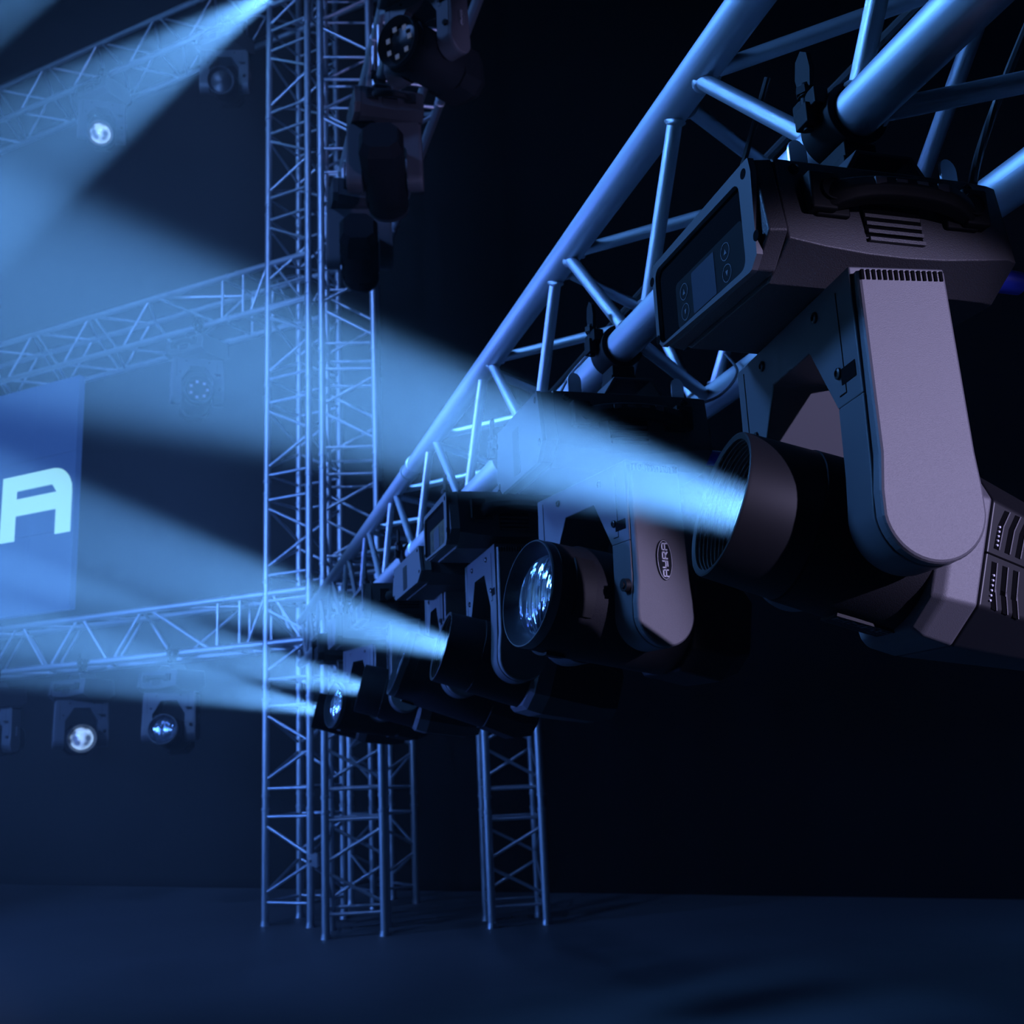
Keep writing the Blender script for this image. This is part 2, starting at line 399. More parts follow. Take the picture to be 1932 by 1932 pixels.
# ------------------------------------------------------------------ moving heads
PIV = -0.416                                    # tilt axis below the chord the lamp hangs from
BX = -0.028                                     # base sits a little off the chord
def stroke_text(word, h, w, gap, th):
    """flat letters as thin bars in the XY plane, origin at the left baseline"""
    S = {'A': [((0, 0), (0, 1)), ((0, 1), (1, 1)), ((1, 1), (1, 0)), ((0, 0.42), (1, 0.42))],
         'Y': [((0, 1), (0, 0.42)), ((0, 0.42), (1, 0.42)), ((1, 1), (1, 0)), ((1, 0), (0.25, 0))],
         'R': [((0, 0), (0, 1)), ((0, 1), (1, 1)), ((1, 1), (1, 0.42)), ((0, 0.42), (1, 0.42)), ((0.45, 0.42), (1, 0))]}
    g = G(); x = 0
    for ch in word:
        for (ax, ay), (bx, by) in S[ch]:
            a, b = Vector((x + ax * w, ay * h, 0)), Vector((x + bx * w, by * h, 0)); d = (b - a).normalized(); n = Vector((-d.y, d.x, 0)) * th / 2
            a2, b2 = a - d * th / 2, b + d * th / 2; up = Vector((0, 0, 0.0006))
            g.loft([[a2 - n, b2 - n, b2 + n, a2 + n], [a2 - n + up, b2 - n + up, b2 + n + up, a2 + n + up]])
        x += w + gap
    return g

def build_meshes():
    D = {}
    # --- base: loft along X, crease sagging in the middle
    rings = []
    for x in (-0.106, -0.104, -0.07, -0.03, 0.01, 0.05, 0.09, 0.120, 0.132):
        e = 1.0 if abs(x) < 0.105 else (0.97 if x < 0 else (0.975 if x < 0.125 else 0.94))
        u = (x - 0.005) / 0.115
        zc = -0.177 - 0.010 * max(0, 1 - u * u)
        rings.append([(x, -0.105 * e, -0.096), (x, -0.118 * e, zc), (x, -0.078 * e, -0.202), (x, 0.078 * e, -0.202), (x, 0.118 * e, zc), (x, 0.105 * e, -0.096)])
    D['base'] = G().loft(rings).mesh('base', BASEP, 20)
    # end frame (textured collar) at the display end
    hexa = lambda k, dz=0: [(-0.104 * k, -0.097 - dz), (-0.119 * k, -0.172), (-0.092 * k, -0.198 + dz), (0.092 * k, -0.198 + dz), (0.119 * k, -0.172), (0.104 * k, -0.097 - dz)]
    D['end_collar'] = G().prism(hexa(1.012), -0.106, -0.123, 'x', poly2=hexa(0.985, 0.001)).mesh('end_collar', BASEP, 20)
    def rr(y0, y1, z0, z1, r, n=4):
        return arc(y1 - r, z1 - r, r, 0, 90, n) + arc(y0 + r, z1 - r, r, 90, 180, n) + arc(y0 + r, z0 + r, r, 180, 270, n) + arc(y1 - r, z0 + r, r, 270, 360, n)
    inner = rr(-0.084, 0.100, -0.192, -0.110, 0.010)
    outer = []
    H = hexa(0.985, 0.001)[::-1]
    # sample the hexagon outline in the directions of the inner vertices
    cy_, cz_ = 0.008, -0.154
    Hc = [(0.1035, -0.0975), (-0.1035, -0.0975), (-0.1185, -0.174), (-0.0915, -0.1985), (0.0915, -0.1985), (0.1185, -0.174)]
    for p in inner:
        d = (p[0] - cy_, p[1] - cz_); best = 9
        for i in range(6):
            a, b = Hc[i], Hc[(i + 1) % 6]; ex, ez = b[0] - a[0], b[1] - a[1]
            det = d[0] * (-ez) + ex * d[1]
            if abs(det) < 1e-9: continue
            tq = ((a[0] - cy_) * (-ez) + ex * (a[1] - cz_)) / det; uq = (d[0] * (a[1] - cz_) - d[1] * (a[0] - cy_)) / det
            if tq > 0 and -1e-6 <= uq <= 1 + 1e-6: best = min(best, tq)
        outer.append((cy_ + d[0] * best, cz_ + d[1] * best))
    D['end_plate'] = G().ringprism(outer, inner, -0.1225, -0.1285, 'x').mesh('end_plate', SHEET, 30)
    D['display_recess'] = G().prism(rr(-0.085, 0.101, -0.193, -0.109, 0.010), -0.1232, -0.1238, 'x').mesh('display_recess', BLACK)
    D['control_panel'] = G().prism(rr(-0.078, 0.062, -0.190, -0.142, 0.006), -0.1238, -0.1250, 'x').mesh('control_panel', GLOSS)
    D['display'] = G().prism(rr(-0.022, 0.026, -0.188, -0.146, 0.001), -0.1250, -0.1254, 'x').mesh('display', LCD)
    bt = G(); o_, i_ = arc(0, 0, 0.0085, 0, 360, 20)[:-1], arc(0, 0, 0.0078, 0, 360, 20)[:-1]
    bt.ringprism(o_, i_, -0.1250, -0.1254, 'x'); bt.prism([(-0.0025, -0.0025), (0.0025, -0.0025), (0, 0.0028)], -0.1250, -0.1254, 'x')
    D['button'] = bt.mesh('button', GREYPRINT)
    D['screw'] = G().lathe([(0, 0.0001), (0, 0.0055), (0.002, 0.0050), (0.0028, 0.0030), (0.0012, 0.0022), (0.0012, 0.0001)], 16).mesh('screw', GLOSS)
    D['hole'] = G().lathe([(0.0, 0.0001), (0.0, 0.0048), (-0.0006, 0.0050), (-0.0007, 0.0001)], 16).mesh('screw_hole', BLACK)
    # display frame of the other model: flat plate with a small window
    D['flat_plate'] = G().prism(Hc, -0.1225, -0.1285, 'x').mesh('end_plate', SHEET, 30)
    D['window'] = G().prism(rr(-0.010, 0.022, -0.190, -0.120, 0.002), -0.1285, -0.1292, 'x').mesh('display', GLOSS)
    # handle: arched bar standing off the side (side = -Y), with its two feet
    hp = []
    for i in range(17):
        u = -1 + 2 * i / 16
        x = 0.008 + 0.083 * u
        y = -0.113 - 0.020 * (1 - abs(u) ** 4) - 0.003
        zc = -0.139 + 0.010 * (1 - u * u)
        hw = 0.0125 + 0.004 * abs(u) ** 3
        hp.append([(x, y + 0.012, zc + hw), (x, y, zc + hw * 0.8), (x, y - 0.004, zc), (x, y, zc - hw * 0.8), (x, y + 0.012, zc - hw), (x, y + 0.016, zc)])
    hg = G().loft(hp)
    for sx in (-1, 1):
        hg.box((0.008 + sx * 0.078, -0.112, -0.133), (0.026, 0.026, 0.036)); hg.box((0.008 + sx * 0.066, -0.112, -0.143), (0.034, 0.012, 0.020))
    D['handle'] = hg.mesh('handle', RUBBER, 40)
    D['rib'] = G().box((0, 0, 0), (0.011, 0.0035, 0.007)).mesh('grip_rib', SHEET)
    D['boss'] = G().lathe([(0, 0.0001), (0, 0.0115), (0.003, 0.0110), (0.003, 0.0095), (0.001, 0.0090), (0.001, 0.0001)], 24).mesh('handle_boss', RUBBER)
    D['vent_back'] = G().box((0.002, -0.1115, -0.157), (0.058, 0.008, 0.040)).mesh('vent_recess', BLACK)
    D['vent_bar'] = G().box((0.002, -0.1135, 0), (0.056, 0.007, 0.0034)).mesh('vent_bar', BASEP)
    D['plug'] = G().cyl((0.118, -0.022, -0.012), (0.164, -0.022, -0.014), 0.012, 0.011, 18).mesh('power_plug', BLUEPLUG, 40)
    # bracket and clamp
    bk = G()
    bk.prism([(-0.052, -0.097), (-0.030, -0.062), (0.030, -0.062), (0.052, -0.097), (0.047, -0.097), (0.027, -0.066), (-0.027, -0.066), (-0.047, -0.097)], -0.055, 0.055, 'y')
    bk.box((-0.064, 0, -0.0945), (0.030, 0.11, 0.004)); bk.box((0.064, 0, -0.0945), (0.030, 0.11, 0.004))
    D['bracket'] = bk.mesh('bracket', SHEET, 30)
    cl = G(); M90 = Matrix.Rotation(R(90), 4, 'Z')
    ro, ri = arc(0, 0, 0.0335, 0, 360, 40)[:-1], arc(0, 0, 0.0256, 0, 360, 40)[:-1]
    cl.ringprism(ro, ri, -0.025, 0.025, 'y')
    cl.box((0, 0, -0.042), (0.036, 0.044, 0.022)); cl.box((0, 0, -0.052), (0.040, 0.044, 0.012)); cl.box((0, 0, -0.0600), (0.048, 0.048, 0.004))
    cl.box((-0.035, 0, 0.018), (0.016, 0.040, 0.018)); cl.box((0.035, 0, 0.014), (0.014, 0.034, 0.020)); cl.box((-0.042, 0, 0.004), (0.012, 0.022, 0.022))
    D['clamp'] = cl.mesh('clamp', RUBBER, 35)
    D['bolt'] = G().cyl((-0.040, 0, 0.030), (-0.040, 0, -0.010), 0.005, seg=12).cyl((-0.040, 0, 0.028), (-0.040, 0, 0.036), 0.009, seg=6).mesh('bolt', RUBBER)
    wn = G(); wn.cyl((-0.038, 0, 0.026), (-0.038, 0, 0.040), 0.009, 0.007, 12)
    wn.prism([(-0.010, 0.040), (-0.013, 0.058), (-0.010, 0.076), (0, 0.084), (0.010, 0.078), (0.014, 0.060), (0.010, 0.040)], -0.040, -0.035, 'x', M=TR(0, 0, -0.006))
    D['wing_nut'] = wn.mesh('wing_nut', RUBBER, 40)
    D['latch'] = G().prism(arc(0, 0, 0.011, 0, 180, 8) + [(-0.011, -0.022), (0.011, -0.022)], -0.0012, 0.0012, 'y').mesh('quarter_turn_tab', STEEL)
    # --- yoke frame (X forward, origin on the tilt axis)
    W, IW = 0.143, 0.085
    fx, bx = 0.041, -0.047
    yk = G()
    arm = lambda s: [(-W, 0.212), (-W, 0), (-IW, 0)]
    poly = [(-W, 0.02), (-W, 0.213), (W, 0.213), (W, 0.02), (IW, 0.02), (IW, 0.100), (0.042, 0.168), (-0.042, 0.168), (-IW, 0.100), (-IW, 0.02)]
    # bridge and arms in one shell, built as three prisms meeting face to face
    V = W - 0.012
    yk.prism([(-V, 0.10), (-V, 0.213), (V, 0.213), (V, 0.10), (IW, 0.10), (0.042, 0.168), (-0.042, 0.168), (-IW, 0.10)], bx, fx, 'x')
    for s in (-1, 1):
        prof = [(fx, 0.10), (bx, 0.10), (bx, 0.0)] + arc(-0.002, 0, 0.0455, 180, 360, 20) + [(fx, 0.04)]
        prof = [(fx, 0.101), (bx, 0.101), (bx - 0.001, 0.04)] + arc(-0.002, 0, 0.0465, 180, 360, 20) + [(fx + 0.001, 0.04)]
        a, b = sorted((s * IW, s * (W - 0.012)))
        yk.prism(prof, a, b, 'y')
    D['yoke'] = yk.mesh('yoke', SHEET, 30)
    def cover(s):
        def outline(e):                          # split at the crease z = 0.046: upper taper and lower round lobe
            up = [(bx + 0.002 + e, 0.046), (bx + 0.004 + e, 0.206 - e * 0.5), (fx - 0.004 - e, 0.206 - e * 0.5), (fx - 0.002 - e, 0.046)]
            lo = [(fx + 0.0015 - e, 0.015)] + arc(-0.0025, 0, 0.0455 - e, 0, -180, 24)[1:-1] + [(bx - 0.0005 + e, 0.015)]
            return up, lo
        yy = lambda z, y: y - 0.004 * max(0, (z - 0.046) / 0.16)
        g = G(); rings = []
        for e, y in ((0, W - 0.013), (0, W - 0.003), (0.0012, W - 0.0010), (0.003, W)):
            up, lo = outline(e); rings.append([(p[0], s * yy(p[1], y), p[1]) for p in up + lo])
        g.loft(rings, False)
        n = len(rings[-1]); o = 3 * n
        g.f += [(o, o + 1, o + 2, o + 3), tuple([o, o + 3] + [o + k for k in range(4, n)])]
        return g.mesh('arm_cover', COVER, 5)
    D['arm_cover_n'] = cover(1); D['arm_cover_f'] = cover(-1)
    vt = G()
    for i in range(15): vt.box((-0.038 + i * 0.0051, W - 0.0042, 0.2015), (0.0026, 0.003, 0.009))
    D['vent_slots'] = vt.mesh('vent_slots', BLACK)
    D['notch'] = G().prism([(fx + 0.0006, 0.0), (fx + 0.0006, 0.014), (fx - 0.010, 0.016), (fx - 0.010, 0.0)], 0.098, 0.124, 'y').mesh('screw_notch', BLACK)
    for k, (c_, d_) in enumerate((((fx + 0.0001, 0.104, 0.155), (0.0006, 0.0012, 0.090)), ((fx + 0.0001, 0.098, 0.110), (0.0006, 0.013, 0.0012)), ((fx + 0.0001, -0.112, 0.155), (0.0006, 0.0016, 0.10)))):
        D['seam%d' % k] = G().box(c_, d_).mesh('panel_seam', BLACK)
    ov = G(); ov.prism([(0.0125 * math.cos(R(i * 11.25)), 0.028 * math.sin(R(i * 11.25))) for i in range(32)], W, W + 0.0022, 'y')
    D['badge'] = ov.mesh('badge', GLOSS, 30)
    rg = G(); rg.ringprism([(0.0117 * math.cos(R(i * 11.25)), 0.0270 * math.sin(R(i * 11.25))) for i in range(32)], [(0.0111 * math.cos(R(i * 11.25)), 0.0264 * math.sin(R(i * 11.25))) for i in range(32)], W + 0.0022, W + 0.0026, 'y')
    D['badge_ring'] = rg.mesh('badge_ring', PRINT, 30)
    # text runs upward on the badge: text X -> +Z, text Y -> -X(forward is +X so up of the letters faces -X... seen from outside)
    tx = stroke_text('AYRA', 0.0075, 0.0088, 0.0034, 0.0019)
    g2 = G(); Mx = Matrix(((0, 1, 0, -0.0050), (0, 0, 1, W + 0.0022), (1, 0, 0, -0.0228), (0, 0, 0, 1)))
    Mx = Matrix(((0, 1, 0, -0.0040), (0, 0, 1, W + 0.0022), (1, 0, 0, -0.0228), (0, 0, 0, 1)))
    g2.add(tx.v, tx.f, Mx); D['badge_text'] = g2.mesh('badge_lettering', PRINT)
    D['knob'] = G().cyl((fx - 0.010, 0.120, 0.0), (fx + 0.008, 0.120, 0.0), 0.010, 0.009, 20).cyl((fx + 0.008, 0.120, 0), (fx + 0.010, 0.120, 0), 0.005, 0.004, 12).mesh('lock_knob', RUBBER, 40)
    # --- wash head (long ribbed snoot)
    prof = [(-0.045, 0.075), (0.020, 0.0725), (0.070, 0.0715), (0.132, 0.0690), (0.1345, 0.0680), (0.135, 0.0668)]
    D['head_shell'] = G().lathe([(-0.05, 0.060), (-0.05, 0.0750), (0.058, 0.0722), (0.060, 0.0700), (0.061, 0.0640)], 56).mesh('head', PLASTIC, 30)
    sn = [(0.059, 0.0640), (0.060, 0.0712)] + [(0.126, 0.0690), (0.1285, 0.0684), (0.1292, 0.0670)]
    x = 0.1285; r_ = 0.0655
    while x > 0.012:
        sn += [(x, r_), (x - 0.0010, r_ - 0.0030), (x - 0.0020, r_ - 0.0030)]
        x -= 0.0038; r_ -= 0.00028
    sn += [(-0.03, 0.054)]
    D['snoot'] = G().lathe(sn, 64).mesh('snoot', SNOOT, 25)
    D['bulkhead'] = G().lathe([(-0.032, 0.0740), (-0.030, 0.0001), (-0.0315, 0.0001), (-0.034, 0.074)], 40).mesh('bulkhead', BLACK)
    D['lit_lens'] = G().lathe([(-0.026, 0.0001), (-0.027, 0.012), (-0.029, 0.020)], 32).mesh('lens', LENSLIT)
    def octa(w, h, c): return [(-w + c, -h), (w - c, -h), (w, -h + c), (w, h - c), (w - c, h), (-w + c, h), (-w, h - c), (-w, -h + c)]
    D['flank'] = G().loft([[(x, p[0], p[1]) for p in octa(*q)] for x, q in ((-0.046, (0.072, 0.074, 0.026)), (-0.056, (0.079, 0.080, 0.030)), (-0.086, (0.080, 0.081, 0.032)))]).mesh('head_flank', COVER, 20)
    D['rear_housing'] = G().loft([[(x, p[0], p[1]) for p in octa(*q)] for x, q in ((-0.0862, (0.0798, 0.0808, 0.032)), (-0.20, (0.052, 0.066, 0.026)), (-0.235, (0.040, 0.052, 0.020)))]).mesh('rear_housing', REAR, 20)
    # cooling slots on the tapering flank: local -X runs back along the facet, Y points out
    def chev(sg, dx, w, y0_, y1_):
        g = G()
        for za, zb, xa, xb in ((0.006, 0.028, 0.0, 0.0015), (0.028, 0.043, 0.0015, 0.0065)):
            za, zb = (za, zb) if sg > 0 else (za, zb + 0.004)
            ps = [(-dx - xa, sg * za), (-dx - xa - w, sg * za), (-dx - xb - w, sg * zb), (-dx - xb, sg * zb)]
            g.prism(ps, y0_, y1_, 'y')
        return g
    D['slot_up'] = chev(1, 0, 0.0048, -0.002, 0.0004).mesh('cooling_slot', BLACK)
    D['slot_low'] = chev(-1, 0, 0.0048, -0.002, 0.0004).mesh('cooling_slot', BLACK)
    D['lip_up'] = chev(1, 0.0048, 0.0011, -0.002, 0.0014).mesh('slot_lip', COVER)
    D['lip_low'] = chev(-1, 0.0048, 0.0011, -0.002, 0.0014).mesh('slot_lip', COVER)
    D['pin'] = G().lathe([(0, 0.0001), (0, 0.0013), (0.0012, 0.0010), (0.0014, 0.0001)], 8, M=Matrix.Rotation(R(90), 4, 'Z')).mesh('rivet', PRINT)
    D['seam_head'] = G().box((-0.06, 0.0, 0.0), (0.12, 0.0014, 0.0014)).mesh('head_seam', BLACK)
    lp = G().box((-0.02, 0.0, -0.0738), (0.056, 0.034, 0.003)); D['label_plate'] = lp.mesh('label_plate', RUBBER)
    tx = stroke_text('AYRA', 0.012, 0.010, 0.0040, 0.0022)
    g3 = G(); g3.add(tx.v, tx.f, Matrix(((1, 0, 0, -0.047), (0, -1, 0, 0.014), (0, 0, -1, -0.0753), (0, 0, 0, 1))))
    for i in range(3): g3.box((-0.020, -0.004 - i * 0.005, -0.0755), (0.050, 0.0008, 0.0004))
    D['label_text'] = g3.mesh('label_lettering', GREYPRINT)
    # --- spot head (short barrel, naked lens)
    D['barrel'] = G().lathe([(-0.10, 0.070), (-0.095, 0.081), (0.070, 0.081), (0.076, 0.078), (0.120, 0.078), (0.122, 0.076)], 56).mesh('head', PLASTIC, 30)
    D['front_ring'] = G().lathe([(0.118, 0.077), (0.134, 0.0775), (0.136, 0.0762), (0.136, 0.0748), (0.131, 0.0735), (0.108, 0.060), (0.098, 0.058)], 64).mesh('front_ring', RIMBLK, 30)
    D['spot_lens'] = G().lathe([(0.131, 0.0001), (0.1305, 0.016), (0.1285, 0.032), (0.125, 0.045), (0.120, 0.054), (0.110, 0.0615)], 48).mesh('lens', LENSGLASS, 60)
    D['dark_lens'] = G().lathe([(0.118, 0.0001), (0.116, 0.035), (0.110, 0.0615)], 32).mesh('lens', GLOSS, 60)
    D['clip'] = G().prism(arc(0, 0, 0.083, 60, 120, 8) + arc(0, 0, 0.079, 120, 60, 8), 0.070, 0.100, 'x').mesh('lens_clip', RUBBER)
    D['spot_back'] = G().loft([[(x, p[0], p[1]) for p in octa(*q)] for x, q in ((-0.095, (0.078, 0.080, 0.030)), (-0.17, (0.080, 0.084, 0.034)), (-0.21, (0.062, 0.066, 0.028)))]).mesh('rear_housing', PLASTIC, 20)
    D['glint_lens'] = G().lathe([(0.136, 0.0001), (0.134, 0.018), (0.128, 0.034), (0.116, 0.046), (0.104, 0.060)], 24).mesh('lens', LENSGLINT, 60)
    dots = G()
    for i in range(7):
        a = R(i * 51.4); c = (0.124, 0.045 * math.cos(a), 0.045 * math.sin(a)); D['led_cell%d' % i] = G().box(c, (0.003, 0.014, 0.014)).mesh('led_cell', LEDDOT)
    # omega base for the far lamps uses the same parts
    return D
D = build_meshes()

def moving_head(kind, label, M, pan, tilt, detail=2, beam=None, group=None, scale=1.0, lens=None, wide=None, off=0.0, second=None, lift=0.0):
    """kind: wash (snoot) or spot (lens). pan = world heading of the beam relative to the root, tilt = elevation"""
    t = thing('moving_head_light', label, 'stage light', M @ Matrix.Scale(scale, 4), group)
    B = TR(BX + off, 0, 0) @ (wide or Matrix())
    base = put('base', D['base'], t, B, 0.0025 if detail > 1 else 0)
    put('end_collar', D['end_collar'], t, B, 0.002 if detail > 1 else 0)
    if kind == 'wash':
        ep = put('end_plate', D['end_plate'], t, B)
        put('display_recess', D['display_recess'], ep)
        if detail:
            put('control_panel', D['control_panel'], ep); put('display', D['display'], ep)
            for yb, zb, fl in ((0.044, -0.157, 1), (0.044, -0.178, -1), (-0.044, -0.157, 1), (-0.044, -0.178, -1)):
                put('button', D['button'], ep, TR(0, yb, zb) @ Matrix.Diagonal((1, 1, fl, 1)))
    else:
        ep = put('end_plate', D['flat_plate'], t, B)
        put('display', D['window'], ep)
    if detail:
        for yb, zb in ((-0.094, -0.108), (-0.105, -0.172), (0.108, -0.118), (0.104, -0.184)):
            put('screw_hole', D['hole'], ep, TR(-0.1287, yb, zb) @ Matrix.Rotation(R(180), 4, 'Z'))
    for s in (1, -1):
        F = B if s == 1 else B @ Matrix.Rotation(R(180), 4, 'Z')
        h = put('handle', D['handle'], t, F, 0.0025 if detail > 1 else 0)
        if detail > 1:
            for k in range(4): put('grip_rib', D['rib'], h, TR(-0.022 + k * 0.021, -0.1372, -0.1270))
            for xx in (-0.062, 0.082): put('handle_boss', D['boss'], h, TR(xx, -0.1252, -0.132) @ RZ(R(-90)))
            for xx in (-0.086, 0.094): put('screw', D['screw'], base, TR(xx, -0.1068, -0.106) @ RZ(R(-90))) if s == 1 else None
        if detail:
            v = put('vent_recess', D['vent_back'], t, F)
            for k in range(5): put('vent_bar', D['vent_bar'], v, TR(0, -0.0013 * k + 0.002, -0.1400 - k * 0.0080))
    if group == 'moving heads under the low truss': put('power_plug', D['plug'], t, B @ TR(0, -0.055, -0.165))
    put('bracket', D['bracket'], t, TR(0, -0.028, 0), 0.001 if detail > 1 else 0)
    for xc in ([0.0] if second is None else [0.0, second / scale]):
        if xc: put('bracket', D['bracket'], t, TR(xc, -0.028, 0))
        c = put('clamp', D['clamp'], t, TR(xc, -0.028, 0) @ Matrix.Scale(1 / scale, 4), 0.0015 if detail > 1 else 0)
        put('bolt', D['bolt'], c); put('wing_nut', D['wing_nut'], c)
    if detail > 1:
        for xx in (-0.085, 0.085): put('quarter_turn_tab', D['latch'], t, TR(xx * 0.95 - 0.01, -0.080, -0.070) @ RZ(R(12)))
    Y = TR(BX + off, 0, PIV) @ RZ(pan)
    yk = put('yoke', D['yoke'], t, Y, 0.002 if detail > 1 else 0)
    a1 = put('arm_cover', D['arm_cover_n'], t, Y); put('arm_cover', D['arm_cover_f'], t, Y)
    if detail:
        put('vent_slots', D['vent_slots'], a1)
        [put('panel_seam', D['seam%d' % k], yk) for k in range(3)]
        for z in (0.004, 0.118): put('screw_notch', D['notch'], yk, TR(0, 0, z))
        for yb, zb in ((0.062, 0.195), (-0.062, 0.195), (0.094, 0.13), (-0.094, 0.13)): put('screw', D['screw'], yk, TR(0.0412, yb, zb))
    if kind == 'spot' and detail:
        bd = put('badge', D['badge'], t, Y @ TR(-0.004, 0, 0.072)); put('badge_ring', D['badge_ring'], bd); put('badge_lettering', D['badge_text'], bd)
        put('lock_knob', D['knob'], t, Y @ TR(0, 0, 0.04))
    Hm = Y @ TR(0, 0, lift) @ Matrix.Rotation(-tilt, 4, 'Y')
    if kind == 'wash':
        hd = put('head', D['head_shell'], t, Hm)
        put('bulkhead', D['bulkhead'], hd)
        put('snoot', D['snoot'], t, Hm)
        rh = put('rear_housing', D['rear_housing'], t, Hm, 0.003 if detail > 1 else 0, 2)
        put('head_flank', D['flank'], t, Hm, 0.003 if detail > 1 else 0, 3)
        put('lens', D['lit_lens'] if beam else D['bulkhead'], t, Hm)
        if detail > 1:
            FA = TR(-0.0862, 0.0798, 0) @ RZ(math.atan2(0.0278, 0.1138))
            put('head_seam', D['seam_head'], rh, FA)
            for k in range(3):
                for nm in ('up', 'low'):
                    put('cooling_slot', D['slot_' + nm], rh, FA @ TR(-0.008 - k * 0.0125, 0, 0)); put('slot_lip', D['lip_' + nm], rh, FA @ TR(-0.008 - k * 0.0125, 0, 0))
            for k in range(6):
                if k: put('rivet', D['pin'], rh, FA @ TR(-0.0105, 0.0006, 0.005 + k * 0.0042))
                put('rivet', D['pin'], rh, FA @ TR(-0.0112, 0.0006, -0.018 - k * 0.0045))
            lb = put('label_plate', D['label_plate'], t, Hm); put('label_lettering', D['label_text'], lb)
    else:
        put('head', D['barrel'], t, Hm)
        fr = put('front_ring', D['front_ring'], t, Hm)
        ln = put('lens', {'glint': D['glint_lens'], 'dots': D['dark_lens'], 'dark': D['dark_lens']}.get(lens, D['spot_lens']), t, Hm)
        if lens == 'dots':
            for k in range(7): put('led_cell', D['led_cell%d' % k], ln)
        for k in range(3): put('lens_clip', D['clip'], fr, Matrix.Rotation(R(120 * k + 35), 4, 'X'))
        put('rear_housing', D['spot_back'], t, Hm, 0.004 if detail > 1 else 0, 3)
    if beam:
        Wd = t.matrix_world @ Hm
        p = Wd @ Vector((-0.018, 0, 0)); q = Wd @ Vector((1, 0, 0))
        lamp('beam_lamp', 'SPOT', p, q, BEAM, BEAM_W * beam.get('p', 1), beam.get('a', 17), beam.get('b', 0.55), beam.get('r', 0.013))
    return t

NEARY = lambda y: TR(NEAR[0], y, NEAR[1])
NG = 'moving heads under the low truss'
moving_head('wash', 'closest moving head at the right, ribbed snoot throwing the widest beam, violet-lit arm', NEARY(0.858), R(173.2), R(17.0), 2, dict(p=1), NG)
moving_head('spot', 'second moving head from the right, unlit round lens and oval badge on its arm', NEARY(1.475), R(190), R(9), 2, None, NG, lift=0.024)
moving_head('wash', 'middle moving head with open display recess, beam leaving its snoot right of the towers', NEARY(2.06), R(178.5), R(16.5), 1, dict(p=1), NG)
moving_head('spot', 'unlit moving head with flat end plate, half hidden behind the middle beam', NEARY(2.50), R(177), R(20), 1, None, NG, wide=TR(0, -0.12, -0.075) @ Matrix.Diagonal((1, 1.45, 0.75, 1)))
moving_head('wash', 'moving head third from the far end, beam starting just right of the tower legs', NEARY(3.14), R(172), R(15.5), 1, dict(p=1), NG)
moving_head('spot', 'unlit moving head between the last two beams', NEARY(3.78), R(195), R(8), 1, None, NG)
moving_head('wash', 'farthest moving head on the low truss, lowest and thinnest beam', NEARY(4.33), R(172), R(14.5), 1, dict(p=1), NG)

# high truss: three unlit heads in silhouette
HG = 'dark moving heads on the high truss'
for y, pan, tilt, lab, lens in ((3.93, 216, -6, 'dark moving head at the top edge with a round lens of dim dots', 'dots'),
                                (4.95, 75, -20, 'dark moving head in silhouette, middle one on the high truss', None),
                                (5.85, 80, -15, 'dark moving head at the far end of the high truss, beside the tower', None)):
    moving_head('spot', lab, TR(0.86, y, 3.44 + CAMZ), R(pan), R(tilt), 1, None, HG, 1.35, lens, off=0.045)

# stage trusses
def on_stage(a, z, back=False): return TR(*st(a, FN + (0.345 if back else 0), z)) @ STAGE
SG = 'moving heads on the stage trusses'
moving_head('spot', 'moving head with a lens of painted reflections under the bottom stage truss', on_stage(6.55, 0.832 + CAMZ), R(322), R(0), 1, None, SG, 1.35, 'glint')
moving_head('spot', 'dark moving head under the bottom stage truss, beside the ladder tower', on_stage(5.66, 0.832 + CAMZ), R(296), R(8), 1, None, SG, 1.35)
moving_head('spot', 'moving head at the left edge under the bottom stage truss, cut by the frame', on_stage(7.50, 0.832 + CAMZ), R(285), R(-12), 1, None, SG, 1.35)
moving_head('spot', 'hazy moving head with a ring of dots under the middle stage truss', on_stage(5.48, 3.305 + CAMZ), R(318), R(2), 1, None, SG, 1.35, 'dots')
moving_head('spot', 'moving head with a lens of painted reflections under the topmost stage truss', on_stage(6.60, 5.865 + CAMZ), R(314), R(-26), 1, None, SG, 1.35, 'glint')
moving_head('spot', 'dark moving head under the topmost stage truss, left of the ladder tower', on_stage(5.25, 5.865 + CAMZ), R(300), R(-20), 1, None, SG, 1.35, 'dark')

# beams that enter from above the frame, on the topmost truss and higher
lamp('beam_lamp', 'SPOT', st(4.569, 5.72, 5.787 + CAMZ), st(6.658, 5.0, 4.53 + CAMZ), BEAM, BEAM_W * 0.068, 25, 0.3, 0.045)
lamp('beam_lamp', 'SPOT', st(5.169, 5.70, 8.25), st(7.2, 5.05, 6.22 + CAMZ), BEAM, BEAM_W * 0.06, 20, 0.35, 0.02)

# ------------------------------------------------------------------ cables
def cable(name, label, cat, pts, r, m, group=None):
    P = [Vector(p) for p in pts]; out = []
    for i in range(len(P) - 1):
        a, b = P[max(i - 1, 0)], P[min(i + 2, len(P) - 1)]
        for k in range(8):
            t = k / 8
            out.append(0.5 * ((2 * P[i]) + (P[i + 1] - a) * t + (2 * a - 5 * P[i] + 4 * P[i + 1] - b) * t * t + (-a + 3 * P[i] - 3 * P[i + 1] + b) * t ** 3))
    out.append(P[-1])
    o = put(name, G().tube(out, r).mesh(name, m)); return tag(o, label, cat, group)
zt = NEAR[1]
cable('power_cable', 'black cable dropping past the right end of the closest moving head', 'cable', [(0.87, 0.62, zt + 0.27), (0.80, 0.70, zt + 0.16), (0.765, 0.80, zt + 0.02), (0.72, 0.80, zt - 0.09), (0.735, 0.80, zt - 0.165)], 0.0045, CABLE)
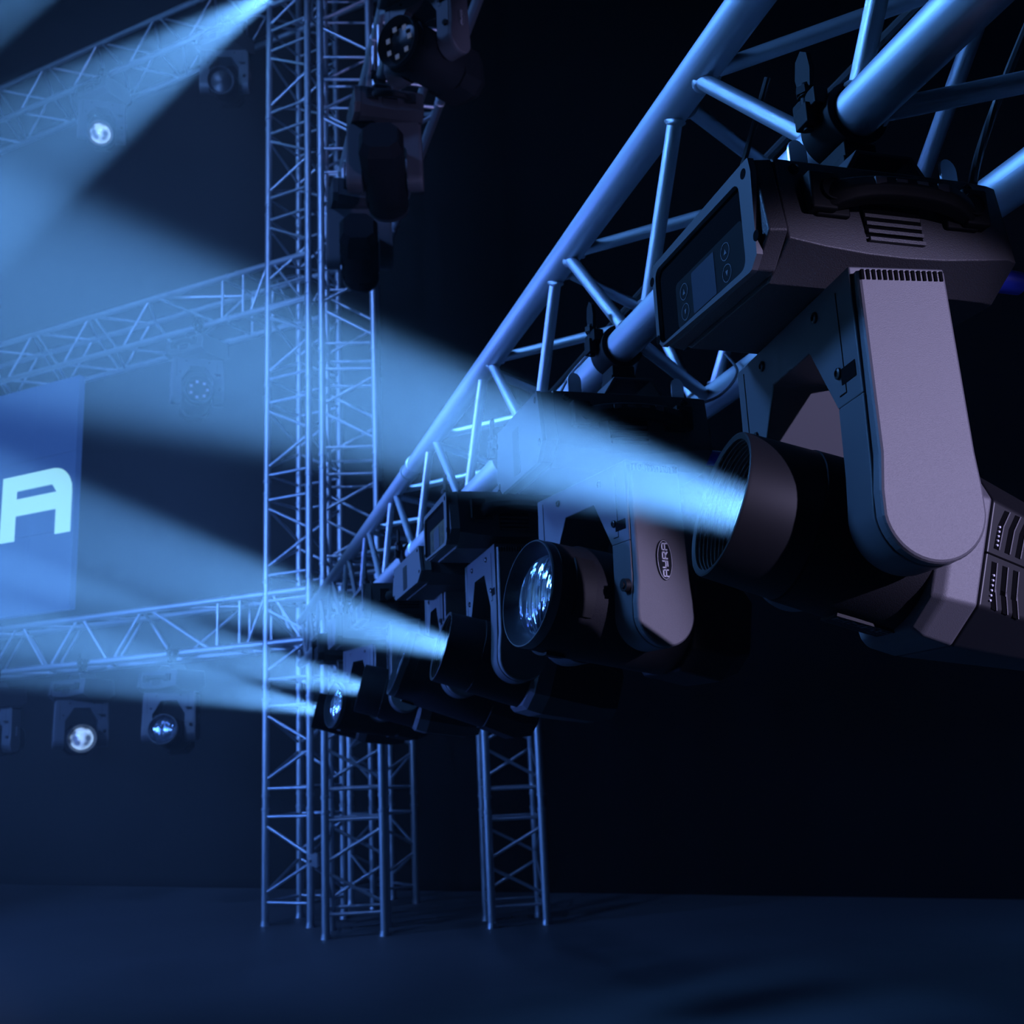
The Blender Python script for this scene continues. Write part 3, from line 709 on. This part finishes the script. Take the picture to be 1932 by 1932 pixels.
cable('power_cable', 'thin black cable looping between the truss braces left of the closest moving head', 'cable', [(0.70, 1.10, zt + 0.25), (0.66, 1.22, zt + 0.03), (0.60, 1.20, zt - 0.09), (0.56, 1.05, zt - 0.105)], 0.004, CABLE)
cable('power_cable', 'bundle cable lying along the far upper chord of the low truss', 'cable', [(0.84, -0.4, zt + 0.285), (0.85, 0.6, zt + 0.29), (0.83, 1.6, zt + 0.287), (0.85, 3.0, zt + 0.29), (0.84, 5.0, zt + 0.288)], 0.007, CABLE)
cable('safety_cable', 'twisted steel safety cable looped to the second moving head', 'cable', [(0.82, 1.50, zt + 0.03), (0.80, 1.43, zt - 0.03), (0.74, 1.40, zt - 0.085), (0.66, 1.42, zt - 0.10)], 0.0022, WIRE)
cable('safety_cable', 'twisted steel safety cable by the clamp of the second moving head', 'cable', [(0.60, 1.52, zt + 0.032), (0.573, 1.57, zt + 0.0), (0.555, 1.60, zt - 0.05), (0.55, 1.56, zt - 0.10)], 0.0022, WIRE)

# ------------------------------------------------------------------ haze
g = G().box((-0.6, 3.6, 4.15), (15.0, 18.0, 8.2))
hz = bpy.data.materials.new('haze'); hz.use_nodes = True
nt = hz.node_tree; nt.nodes.clear()
out = nt.nodes.new('ShaderNodeOutputMaterial'); vs = nt.nodes.new('ShaderNodeVolumeScatter')
vs.inputs['Color'].default_value = (1, 1, 1, 1); vs.inputs['Density'].default_value = HAZE; vs.inputs['Anisotropy'].default_value = 0.0
nt.links.new(vs.outputs[0], out.inputs['Volume'])
me = bpy.data.meshes.new('haze'); me.from_pydata(g.v, [], g.f); me.update(); me.materials.append(hz)
o = put('haze', me); o['kind'] = 'stuff'; o['label'] = 'thin theatrical haze filling the hall and showing the beams'; o['category'] = 'haze'
# thicker haze hanging over the stage itself, behind the near beams
a, b = st(-1.0, 3.2, 0), st(-1.0, 7.68, 0)
me = bpy.data.meshes.new('haze'); g = G().box((0, 0, 0), (9.4, 3.55, 8.1)); me.from_pydata(g.v, [], g.f); me.update()
h2 = hz.copy(); h2.name = 'stage_haze'; h2.node_tree.nodes['Volume Scatter'].inputs['Density'].default_value = STAGE_HAZE; me.materials.append(h2)
o = put('haze', me, None, TR(*st(8.4, 5.90, 4.15)) @ STAGE); o['kind'] = 'stuff'; o['label'] = 'thicker haze hanging over the stage around the trusses and the LED wall'; o['category'] = 'haze'
